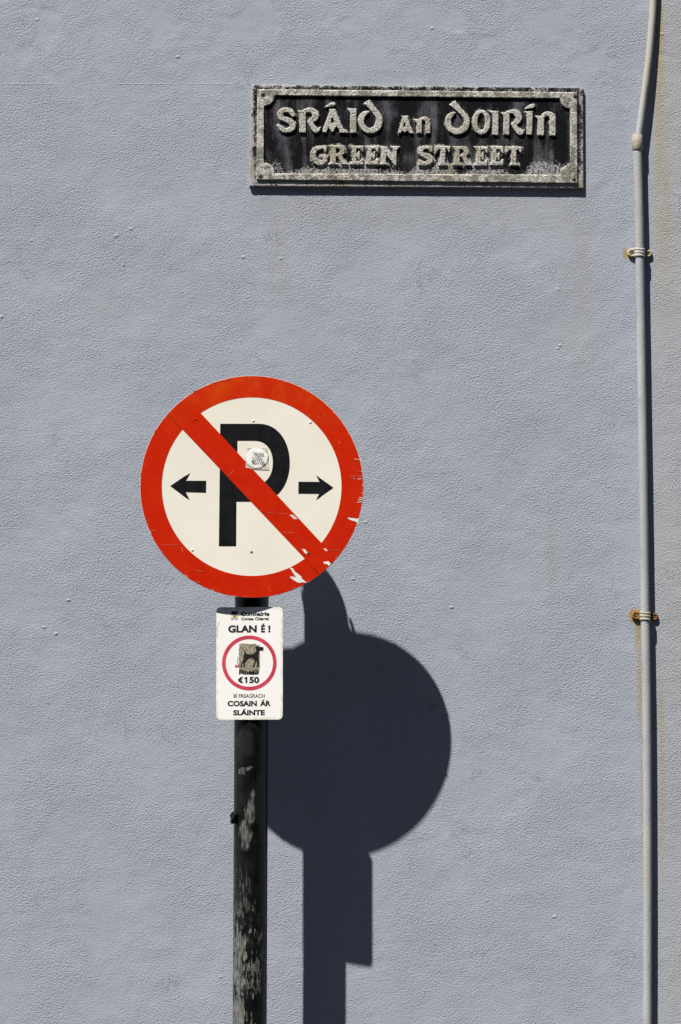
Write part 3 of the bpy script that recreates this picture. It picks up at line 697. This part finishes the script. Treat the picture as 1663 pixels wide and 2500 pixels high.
# ------------------------------------------------------------------ street name plate
PD = 0.0115
M_letter, M_frame, M_plate = mat_cast('weathered_letter_paint', 'letter'), mat_cast('weathered_frame_paint', 'frame'), mat_plate()
pc = atv(1018, 333, 0)
plate = tag(empty('street_name_plate', pc), 'weathered black cast street name plate with raised Irish and English lettering, screwed to the wall', 'street sign')
def sd_poly(P, X, Y):
    P = np.array(P, float); d = np.full(X.shape, 1e9); inside = np.zeros(X.shape, bool)
    for a, b in zip(P, np.roll(P, -1, 0)):
        ex, ey = b-a; wx_, wy_ = X-a[0], Y-a[1]; t = np.clip((wx_*ex+wy_*ey)/(ex*ex+ey*ey+1e-9), 0, 1)
        d = np.minimum(d, (wx_-ex*t)**2+(wy_-ey*t)**2)
        cnd = (a[1] > Y) != (b[1] > Y)
        with np.errstate(divide='ignore', invalid='ignore'): xi = ex*(Y-a[1])/(ey if ey != 0 else 1e-9)+a[0]
        inside ^= cnd & (X < xi)
    return np.where(inside, np.sqrt(d), -np.sqrt(d))      # positive inside
def sd_stroke(S, X, Y):
    S = np.array(S, float); best = np.full(X.shape, -1e9)
    # smooth the path a little (Catmull-Rom)
    P = [S[0]]
    for i in range(len(S)-1):
        p0, p1, p2, p3 = S[max(i-1, 0)], S[i], S[i+1], S[min(i+2, len(S)-1)]
        for t in (0.25, 0.5, 0.75, 1.0):
            P.append(0.5*((2*p1)+(-p0+p2)*t+(2*p0-5*p1+4*p2-p3)*t*t+(-p0+3*p1-3*p2+p3)*t**3))
    for a, b in zip(P, P[1:]):
        ex, ey = b[0]-a[0], b[1]-a[1]; t = np.clip(((X-a[0])*ex+(Y-a[1])*ey)/(ex*ex+ey*ey+1e-9), 0, 1)
        best = np.maximum(best, a[2]+(b[2]-a[2])*t-np.hypot(X-a[0]-ex*t, Y-a[1]-ey*t))
    return best
def sd_ell(cx, cy, rx, ry, X, Y):
    k = np.hypot((X-cx)/rx, (Y-cy)/ry); return (1-k)*min(rx, ry)
Z = 11.2
LET = [  # (origin x, y), parts : P polygon, S stroke, H hole polygon, E / F ellipse add / cut - in zoomed pixels
 ((670, 240), [('S', [(510, 440, 60), (440, 350, 68), (330, 318, 52), (230, 335, 62), (160, 420, 78), (185, 520, 74), (280, 572, 62), (400, 620, 65), (490, 690, 78), (500, 775, 78), (430, 850, 68), (330, 882, 54), (220, 858, 60), (150, 795, 52), (105, 742, 34)]), ('H', [(425, 498), (640, 498), (640, 590), (470, 590)])]),
 ((670, 240), [('P', [(640, 340), (780, 345), (865, 390), (860, 930), (690, 935), (695, 480), (670, 420)]), ('S', [(800, 375, 45), (900, 325, 55), (1030, 335, 68), (1115, 420, 88), (1120, 510, 82), (1060, 580, 72), (970, 640, 50), (925, 652, 20)]), ('S', [(985, 660, 68), (1040, 760, 66), (1100, 845, 80), (1160, 878, 60), (1230, 830, 28), (1270, 790, 8)])]),
 ((800, 240), [('P', [(45, 292), (210, 300), (270, 470), (340, 620), (420, 820), (560, 920), (560, 940), (320, 940), (330, 880), (250, 760), (150, 925), (110, 925), (20, 780), (-36, 930), (-136, 925), (-120, 830), (-70, 700), (0, 520), (50, 370)]), ('H', [(130, 520), (190, 650), (160, 695), (90, 650), (95, 570)]), ('S', [(-56, 236, 10), (60, 190, 34), (150, 158, 46), (175, 162, 38)])]),
 ((800, 240), [('P', [(530, 290), (790, 290), (785, 940), (620, 945), (625, 430), (595, 360)])]),
 ((800, 240), [('P', [(985, 145), (1155, 42), (1190, 130), (1330, 280), (1450, 430), (1440, 560), (1320, 520), (1200, 350), (1090, 230)]), ('S', [(1130, 372, 20), (1040, 400, 48), (950, 480, 72), (920, 620, 78), (950, 760, 75), (1050, 860, 72), (1180, 885, 70), (1320, 830, 82), (1400, 700, 92), (1410, 570, 88), (1385, 480, 80)])]),
 ((960, 240), [('P', [(245, 485), (410, 490), (420, 590), (470, 740), (545, 900), (560, 960), (440, 960), (430, 900), (375, 885), (325, 940), (250, 890), (210, 955), (140, 960), (145, 930), (200, 770), (240, 600), (255, 530)]), ('H', [(320, 660), (347, 770), (315, 805), (280, 770), (285, 690)])]),
 ((960, 240), [('P', [(555, 575), (720, 580), (790, 600), (780, 950), (640, 955), (650, 700), (610, 640)]), ('S', [(740, 590, 38), (840, 552, 44), (925, 600, 60), (955, 690, 66)]), ('P', [(888, 690), (1020, 690), (1012, 960), (885, 955)])]),
 ((1080, 240), [('P', [(185, 175), (355, 60), (385, 120), (560, 320), (700, 470), (710, 590), (600, 590), (500, 450), (380, 330)]), ('S', [(345, 395, 20), (260, 440, 52), (178, 530, 75), (160, 660, 82), (190, 790, 80), (280, 880, 72), (400, 915, 72), (530, 880, 78), (630, 790, 85), (668, 660, 80), (665, 570, 80)])]),
 ((1080, 240), [('E', (1065, 655, 248, 330)), ('F', (1068, 640, 107, 240))]),
 ((1080, 240), [('P', [(1280, 345), (1535, 360), (1535, 1000), (1370, 1000), (1385, 700), (1370, 440), (1320, 390)])]),
 ((1220, 240), [('P', [(35, 395), (200, 400), (270, 460), (262, 990), (105, 990), (112, 560), (95, 470)]), ('S', [(200, 405, 42), (290, 365, 46), (400, 378, 60), (495, 450, 88), (525, 540, 85), (490, 620, 72), (420, 685, 58), (345, 712, 30)]), ('S', [(395, 735, 62), (450, 830, 68), (530, 900, 84), (590, 928, 65), (650, 888, 30), (685, 855, 6)])]),
 ((1220, 240), [('P', [(670, 360), (905, 360), (900, 760), (885, 995), (740, 990), (750, 560), (735, 440)]), ('S', [(705, 290, 8), (800, 240, 36), (900, 208, 48), (930, 200, 40)])]),
 ((1220, 240), [('P', [(955, 480), (1130, 490), (1215, 550), (1212, 1010), (1030, 1015), (1045, 640), (1030, 550)]), ('S', [(1170, 500, 46), (1260, 430, 54), (1370, 435, 60), (1440, 505, 85), (1452, 600, 80)]), ('P', [(1372, 540), (1535, 540), (1535, 1015), (1360, 1015)])]),
 ((750, 335), [('S', [(500, 370, 30), (465, 290, 38), (370, 282, 42), (255, 315, 58), (180, 400, 70), (168, 510, 72), (210, 620, 72), (300, 690, 68), (400, 700, 60), (480, 645, 60), (500, 570, 60)]), ('P', [(470, 238), (540, 238), (535, 400), (500, 410), (430, 300)]), ('P', [(340, 482), (597, 482), (575, 540), (545, 620), (460, 640), (400, 560), (350, 525)])]),
 ((750, 335), [('P', [(580, 225), (790, 225), (785, 690), (862, 745), (575, 745), (650, 680), (650, 330)]), ('S', [(780, 262, 37), (900, 270, 46), (968, 345, 62), (955, 420, 62), (880, 478, 50), (800, 495, 36)]), ('P', [(820, 500), (950, 500), (1040, 680), (1125, 745), (935, 745), (890, 640)])]),
 ((750, 335), [('P', [(1165, 235), (1540, 240), (1535, 390), (1500, 395), (1450, 310), (1350, 305), (1345, 440), (1380, 440), (1400, 385), (1445, 385), (1435, 610), (1395, 610), (1375, 545), (1345, 548), (1345, 650), (1430, 660), (1490, 595), (1535, 600), (1530, 750), (1150, 745), (1230, 670), (1235, 350)])]),
 ((870, 335), [('P', [(240, 245), (620, 240), (605, 405), (560, 400), (520, 330), (425, 325), (420, 440), (455, 440), (475, 385), (520, 385), (505, 600), (460, 610), (440, 545), (415, 550), (415, 650), (490, 660), (545, 590), (605, 595), (600, 750), (245, 750), (305, 670), (305, 350)])]),
 ((870, 335), [('P', [(640, 255), (815, 255), (1000, 510), (1005, 350), (950, 255), (1190, 260), (1110, 350), (1095, 775), (1050, 775), (820, 480), (810, 690), (880, 750), (640, 750), (695, 680), (695, 370)])]),
 ((1010, 335), [('S', [(485, 340, 36), (400, 282, 40), (300, 282, 43), (205, 335, 62), (185, 410, 70), (260, 475, 65), (370, 520, 70), (448, 585, 78), (435, 660, 70), (340, 718, 54), (240, 728, 48), (170, 710, 34)]), ('P', [(425, 240), (520, 240), (520, 390), (440, 390), (400, 310)]), ('P', [(130, 620), (180, 620), (290, 690), (235, 770), (130, 770)])]),
 ((1010, 335), [('P', [(585, 240), (1005, 250), (995, 415), (955, 400), (910, 310), (880, 320), (860, 700), (935, 770), (680, 770), (735, 700), (735, 340), (690, 325), (640, 390), (590, 430)])]),
 ((1010, 335), [('P', [(1080, 255), (1260, 255), (1255, 520), (1275, 700), (1340, 770), (1060, 765), (1130, 700), (1135, 370)]), ('S', [(1255, 290, 37), (1370, 298, 44), (1440, 372, 68), (1420, 450, 62), (1350, 500, 48), (1270, 515, 34)]), ('P', [(1300, 520), (1440, 520), (1500, 640), (1590, 770), (1420, 770), (1370, 650)])]),
 ((1140, 335), [('P', [(185, 250), (570, 270), (560, 430), (520, 400), (480, 335), (380, 340), (385, 470), (420, 400), (470, 395), (460, 620), (420, 620), (395, 550), (375, 560), (380, 680), (450, 680), (560, 600), (560, 775), (180, 775), (260, 680), (265, 370)])]),
 ((1140, 335), [('P', [(620, 250), (1000, 260), (1000, 430), (950, 420), (900, 340), (820, 335), (815, 450), (860, 440), (880, 400), (905, 410), (895, 620), (850, 630), (830, 540), (805, 560), (810, 670), (880, 680), (980, 610), (1000, 620), (995, 770), (600, 765), (690, 690), (690, 360)])]),
 ((1140, 335), [('P', [(1040, 255), (1505, 270), (1485, 430), (1440, 400), (1400, 335), (1355, 340), (1350, 700), (1425, 765), (1170, 770), (1220, 700), (1225, 360), (1170, 335), (1090, 430), (1060, 400)])]),
]
def letter_sdf(org, parts, X, Y):
    x = (X-org[0])*Z; y = (Y-org[1])*Z; d = np.full(X.shape, -1e9)
    for k_, g_ in parts:
        if k_ == 'P': d = np.maximum(d, sd_poly(g_, x, y))
        elif k_ == 'S': d = np.maximum(d, sd_stroke(g_, x, y))
        elif k_ == 'E': d = np.maximum(d, sd_ell(*g_, x, y))
        elif k_ == 'H': d = np.minimum(d, -sd_poly(g_, x, y))
        elif k_ == 'F': d = np.minimum(d, -sd_ell(*g_, x, y))
    return d/Z
def letter_box(org, parts):
    xs, ys = [], []
    for k_, g_ in parts:
        if k_ in 'HF': continue
        if k_ == 'P': xs += [p[0] for p in g_]; ys += [p[1] for p in g_]
        elif k_ == 'S': xs += [p[0]-p[2] for p in g_]+[p[0]+p[2] for p in g_]; ys += [p[1]-p[2] for p in g_]+[p[1]+p[2] for p in g_]
        else: xs += [g_[0]-g_[2], g_[0]+g_[2]]; ys += [g_[1]-g_[3], g_[1]+g_[3]]
    return org[0]+min(xs)/Z-2, org[0]+max(xs)/Z+2, org[1]+min(ys)/Z-2, org[1]+max(ys)/Z+2
def relief(name, X, Y, H, keep, mat, parent, origin, extra=None):
    """grid mesh standing H metres off the wall, only cells whose corners are all kept"""
    P = at(X, Y, 0.0); P[..., 0] = at(X, Y, H)[..., 0]; P[..., 1] = -H; P[..., 2] = at(X, Y, H)[..., 2]
    ny, nx = X.shape; idx = -np.ones(X.shape, int)
    cell = keep[:-1, :-1] & keep[1:, :-1] & keep[:-1, 1:] & keep[1:, 1:]
    used = np.zeros(X.shape, bool)
    used[:-1, :-1] |= cell; used[1:, :-1] |= cell; used[:-1, 1:] |= cell; used[1:, 1:] |= cell
    idx[used] = np.arange(used.sum())
    j, i = np.nonzero(cell)
    F_ = np.stack([idx[j, i], idx[j+1, i], idx[j+1, i+1], idx[j, i+1]], 1)
    V = P[used]-np.array(origin)
    me = bpy.data.meshes.new(name); me.vertices.add(len(V)); me.vertices.foreach_set('co', V.astype(np.float32).ravel())
    me.loops.add(F_.size); me.loops.foreach_set('vertex_index', F_.astype(np.int32).ravel())
    me.polygons.add(len(F_)); me.polygons.foreach_set('loop_start', np.arange(0, F_.size, 4, dtype=np.int32))
    me.update(calc_edges=True); me.materials.append(mat)
    if extra is not None:
        a = me.attributes.new('wear', 'FLOAT', 'POINT'); a.data.foreach_set('value', extra[used].astype(np.float32).ravel())
    me.polygons.foreach_set('use_smooth', [True]*len(me.polygons))
    return link(bpy.data.objects.new(name, me), parent)
ORI = list(pc)
LH = 0.0056
for org, parts in LET:
    x0, x1, y0, y1 = letter_box(org, parts)
    X, Y = np.meshgrid(np.arange(x0, x1, 0.55), np.arange(y0, y1, 0.55))
    sd = letter_sdf(org, parts, X, Y)+0.15+1.5*fbm(X/2.4, Y/2.4, 2)
    t = np.clip((sd+0.5)/1.1, 0, 1); t = t*t*(3-2*t)
    H = PD-0.0006+(LH+0.0006)*t+t*0.0019*fbm(X/1.9, Y/1.9, 3)+t*0.0005*fbm(X/6, Y/6, 2)-0.0004*np.clip(1-sd/1.6, 0, 1)*t
    relief('letter', X, Y, H, sd > -1.1, M_letter, plate, ORI)
# outline of plate and frame in pixels (bilinear corners)
OC = [(614.3, 207.0), (1423.8, 214.7), (1424.9, 460.0), (608.8, 455.0)]
FO = [(628.8, 218.2), (1409.4, 225.6), (1410.7, 447.3), (626.6, 438.6)]
FI = [(645.2, 232.5), (1391.8, 240.2), (1392.4, 427.2), (644.6, 423.8)]
X, Y = np.meshgrid(np.arange(624, 1414, 0.8), np.arange(214, 452, 0.8))
so = sd_poly(FO, X, Y); si = sd_poly(FI, X, Y)
cor = np.full(X.shape, -1e9)
for (cx_, cy_), r_ in zip(FI, (26, 25, 25, 26)): cor = np.maximum(cor, r_-np.hypot(X-cx_, Y-cy_))
inner = np.minimum(si, -cor)      # positive inside the panel opening
sd = np.minimum(so, -inner)+1.6*fbm(X/3, Y/3, 3)+0.15
t = np.clip((sd+0.5)/1.6, 0, 1); t = t*t*(3-2*t)
H = PD-0.0006+(0.0054+0.0006)*t+t*0.0018*fbm(X/2, Y/2, 3)+t*0.0006*fbm(X/8, Y/8, 2)
relief('frame', X, Y, H, sd > -1.1, M_frame, plate, ORI)
# plate front as a slightly uneven sheet with a wear map (white bloom hugging letters, foot and margins)
XS = np.linspace(0, 1, 620); YS = np.linspace(0, 1, 200); A, B = np.meshgrid(XS, YS)
oc = np.array(OC)
G = ((1-A)*(1-B))[..., None]*oc[0]+(A*(1-B))[..., None]*oc[1]+(A*B)[..., None]*oc[2]+((1-A)*B)[..., None]*oc[3]
X, Y = G[..., 0], G[..., 1]
dl = np.full(X.shape, -1e9)
for org, parts in LET:
    x0, x1, y0, y1 = letter_box(org, parts); m_ = (X > x0-14) & (X < x1+14) & (Y > y0-14) & (Y < y1+14)
    if m_.any(): dl[m_] = np.maximum(dl[m_], letter_sdf(org, parts, X[m_], Y[m_]))
so = sd_poly(FO, X, Y); si = sd_poly(FI, X, Y)
near = np.clip(1+dl/7.5, 0, 1)
rowlo = np.clip((Y-340)/40, 0, 1)
nz = fbm(X/14, Y/14, 3)*2.4
foot = np.clip((Y-(396+26*fbm(X/45, Y*0+3, 2)*2))/18, 0, 1)*(so > 0)
wear = near*(0.50+0.24*rowlo+nz*0.45)+foot*0.54+0.10*np.clip((X-700)/60, 0, 1)*np.clip((Y-330)/60, 0, 1)
outer = so < 0
wear = np.where(outer, 0.36+0.55*np.clip((Y-400)/40, 0, 1)+0.35*nz+0.45*np.clip((622-X)/6, 0, 1)+0.25*np.clip((216-Y)/8, 0, 1)+0.3*np.clip((X-1415)/6, 0, 1), wear)
wear = np.clip(wear+0.06*nz, 0, 1)
edge = sd_poly(OC, X, Y)
H = PD+0.0004*fbm(X/6, Y/6, 3)+wear*0.0007*fbm(X/1.8, Y/1.8, 2)-0.0022*np.clip(1-edge/2.2, 0, 1)**2
relief('plate_face', X, Y, H, np.ones(X.shape, bool), M_plate, plate, ORI, wear)
# body of the plate behind the face, irregular rim
rim = []
for (a_, b_) in zip(OC, OC[1:]+OC[:1]):
    n_ = 60
    for i in range(n_): rim.append((a_[0]+(b_[0]-a_[0])*i/n_, a_[1]+(b_[1]-a_[1])*i/n_))
fr = [at(x, y, PD-0.0026)-np.array(ORI) for x, y in rim]
bk = [at(x, y, PD-0.0026)-np.array(ORI)+np.array([0, PD-0.0026-0.0002, 0]) for x, y in rim]
vs = fr+bk; n_ = len(rim); fs = [(i, (i+1) % n_, n_+(i+1) % n_, n_+i) for i in range(n_)]+[tuple(range(n_))[::-1]]
body = mesh_obj('plate_body', vs, fs, M_frame, plate)
bm = bmesh.new(); bm.from_mesh(body.data); bmesh.ops.recalc_face_normals(bm, faces=bm.faces[:]); bm.to_mesh(body.data); bm.free()
M_screw = mat_rusty('aged_screw', (0.16, 0.14, 0.10), (0.05, 0.04, 0.03), 0.5)
for sx_, sy_, ang in ((641.7, 231, 20), (636.5, 429.4, 75), (1403.9, 235.2, -30), (1401.1, 436.8, 80)):
    bm = bmesh.new(); o3 = atv(sx_, sy_, PD+0.0040)-Vector(ORI)
    mt = Matrix.Translation(o3) @ TOWARD @ Matrix.Rotation(math.radians(ang), 4, 'Z')
    R_ = 0.0062
    prof = [(R_, -0.002), (R_, 0.0012), (R_*0.8, 0.0026), (R_*0.4, 0.0033), (0, 0.0035)]
    lathe(bm, prof, 20, mt)
    # slot, cut as a sunk dark bar
    vsn = [bm.verts.new(mt @ Vector(v)) for v in ((-R_*0.85, -0.0008, 0.0038), (R_*0.85, -0.0008, 0.0038), (R_*0.85, 0.0008, 0.0038), (-R_*0.85, 0.0008, 0.0038), (-R_*0.85, -0.0008, 0.001), (R_*0.85, -0.0008, 0.001), (R_*0.85, 0.0008, 0.001), (-R_*0.85, 0.0008, 0.001))]
    for ix in ((0, 1, 2, 3), (0, 4, 5, 1), (1, 5, 6, 2), (2, 6, 7, 3), (3, 7, 4, 0)):
        f = bm.faces.new([vsn[i] for i in ix]); f.material_index = 1
    bmesh.ops.recalc_face_normals(bm, faces=bm.faces[:])
    bm_obj('screw', bm, None, plate, mats=[M_screw, M_black])

# ------------------------------------------------------------------ pipe on the wall
M_pipe = mat_pipe()
PR = 11.0/884
low = [(1556.5, 345), (1556.7, 372), (1561, 560), (1564, 760), (1569.5, 1100), (1574.5, 1450), (1579, 1750), (1580.8, 2100), (1581, 2300), (1580.5, 2500), (1580.5, 2900), (1581, 3350)]
def cr(pts, n=8):
    P = [Vector(p) for p in pts]; out = [P[0]]
    for i in range(len(P)-1):
        p0, p1, p2, p3 = P[max(i-1, 0)], P[i], P[i+1], P[min(i+2, len(P)-1)]
        for k_ in range(1, n+1):
            t = k_/n; out.append(0.5*((2*p1)+(-p0+p2)*t+(2*p0-5*p1+4*p2-p3)*t*t+(-p0+3*p1-3*p2+p3)*t**3))
    return out
lowp = cr([atv(x, y, 0.0165) for x, y in low])
conduit = tag(empty('conduit_pipe', Vector((lowp[-1].x, 0, 0.131))), 'thin grey painted conduit pipe running up the right of the wall, kinked above its collar', 'pipe')
CO = conduit.location.copy()
lowp = [p_ for p_ in lowp if p_.z > 0.14]
random.seed(2)
bm_obj('lower_pipe', tube([p_-CO for p_ in lowp], [PR*(1+0.012*random.uniform(-1, 1)) for _ in lowp], 28), M_pipe, conduit, smooth=True)
up = [(1557.3, 350, .0185), (1559.8, 328, .019), (1567, 275, .0185), (1574.3, 220, .0175), (1582, 158, .0155), (1588.5, 95, .0135), (1594, 20, .0118), (1597, -60, .0115), (1599, -300, .0115), (1600, -900, .0115)]
upp = cr([atv(x, y, d) for x, y, d in up])
bm_obj('upper_pipe', tube([p_-CO for p_ in upp], 8.7/884, 24), M_pipe, conduit, smooth=True)
# collar where the two meet
a_, b_ = atv(1555.7, 329, 0.0172), atv(1556.9, 366, 0.0168)
R2 = 13.0/884
ax_ = (b_-a_); L_ = ax_.length
mt = Matrix.Translation(a_-CO) @ ax_.to_track_quat('Z', 'Y').to_matrix().to_4x4()
bm = bmesh.new(); lathe(bm, [(0.0080, 0.0), (R2-0.0006, 0.0), (R2, 0.0006), (R2, L_-0.001), (R2-0.0006, L_), (PR-0.0005, L_)], 32, mt)
M_collar = mat_rusty('collar_paint', (0.37, 0.365, 0.33), (0.40, 0.26, 0.07), 0.42)
bm_obj('collar', bm, M_collar, conduit, smooth=True)
# saddle clamps
def clamp(cx_, cy_, mats, ears, label):
    cl = empty('saddle_clamp', Vector((0, 0, 0))); cl.parent = conduit; cl['label'] = label
    c = atv(cx_, cy_, 0.0165); cl.location = c-CO
    bm = bmesh.new(); NZ, NT = 34, 20; hz = 0.0132
    rows = []
    for i in range(NZ+1):
        z = -hz+2*hz*i/NZ; rid = 0.0017*abs(math.sin(math.pi*(i/NZ)*3.0+0.25))**0.7
        tp = 0.0
        row = []
        for j in range(NT+1):
            th = math.pi*j/NT; rr_ = PR+0.0010+rid
            row.append(bm.verts.new((rr_*math.cos(th)*1.03, -rr_*math.sin(th), z*(1+0.05*math.cos(2*th))-0.0012*math.cos(th))))
        # legs down to the wall
        row = [bm.verts.new((row[0].co.x+0.0002, 0.0155, row[0].co.z*0.8))]+row+[bm.verts.new((row[-1].co.x-0.0002, 0.0155, row[-1].co.z*0.8))]
        rows.append(row)
    for r0, r1 in zip(rows, rows[1:]):
        for k_ in range(len(r0)-1): bm.faces.new((r0[k_], r0[k_+1], r1[k_+1], r1[k_]))
    bmesh.ops.recalc_face_normals(bm, faces=bm.faces[:])
    bm_obj('saddle', bm, mats[0], cl, smooth=True)
    for ex, ey, er in ears:
        e = atv(ex, ey, 0.0)-c
        R_ = er/884
        bm = bmesh.new()
        mt = Matrix.Translation((e.x, 0.0163, e.z)) @ TOWARD
        lathe(bm, [(R_*0.38, 0.0), (R_*0.40, 0.0052), (R_*0.56, 0.0080), (R_*0.80, 0.0078), (R_*0.97, 0.0050), (R_, 0.0)], 24, mt)
        for v in bm.verts:
            v.co.x += 0.0006*math.sin(v.co.z*900+ex); v.co.z += 0.0006*math.sin(v.co.x*800+ey)
        bm_obj('ear', bm, mats[1], cl, smooth=True)
        bm = bmesh.new(); lathe(bm, [(R_*0.42, 0.0), (R_*0.42, 0.0050), (R_*0.26, 0.0066), (0, 0.0070)], 16, mt)
        bm_obj('screw', bm, mats[2], cl, smooth=True)
    return cl
M_cp = mat_simple('clamp_paint', (0.46, 0.46, 0.43), 0.55, 0.3, var=0.15, vs=90, bump=0.0006)
M_ear1 = mat_rusty('ear_yellowed_paint', (0.48, 0.46, 0.36), (0.42, 0.25, 0.06), 0.46)
M_ear2 = mat_rusty('ear_heavy_rust', (0.30, 0.15, 0.05), (0.17, 0.06, 0.012), 0.5)
M_sad2 = mat_rusty('saddle_rusting', (0.42, 0.41, 0.36), (0.36, 0.23, 0.07), 0.40)
clamp(1561.6, 616.5, (M_cp, M_ear1, mat_rusty('screw_green', (0.13, 0.14, 0.10), (0.05, 0.05, 0.03), 0.5)), ((1542.5, 618, 11.5), (1582.8, 619.5, 9)), 'upper saddle clamp with yellowed paint on its ears')
clamp(1575.6, 1504, (M_sad2, M_ear2, M_rust), ((1553.5, 1503, 11.5), (1597.5, 1506, 9.5)), 'lower saddle clamp with brown rusted ears')
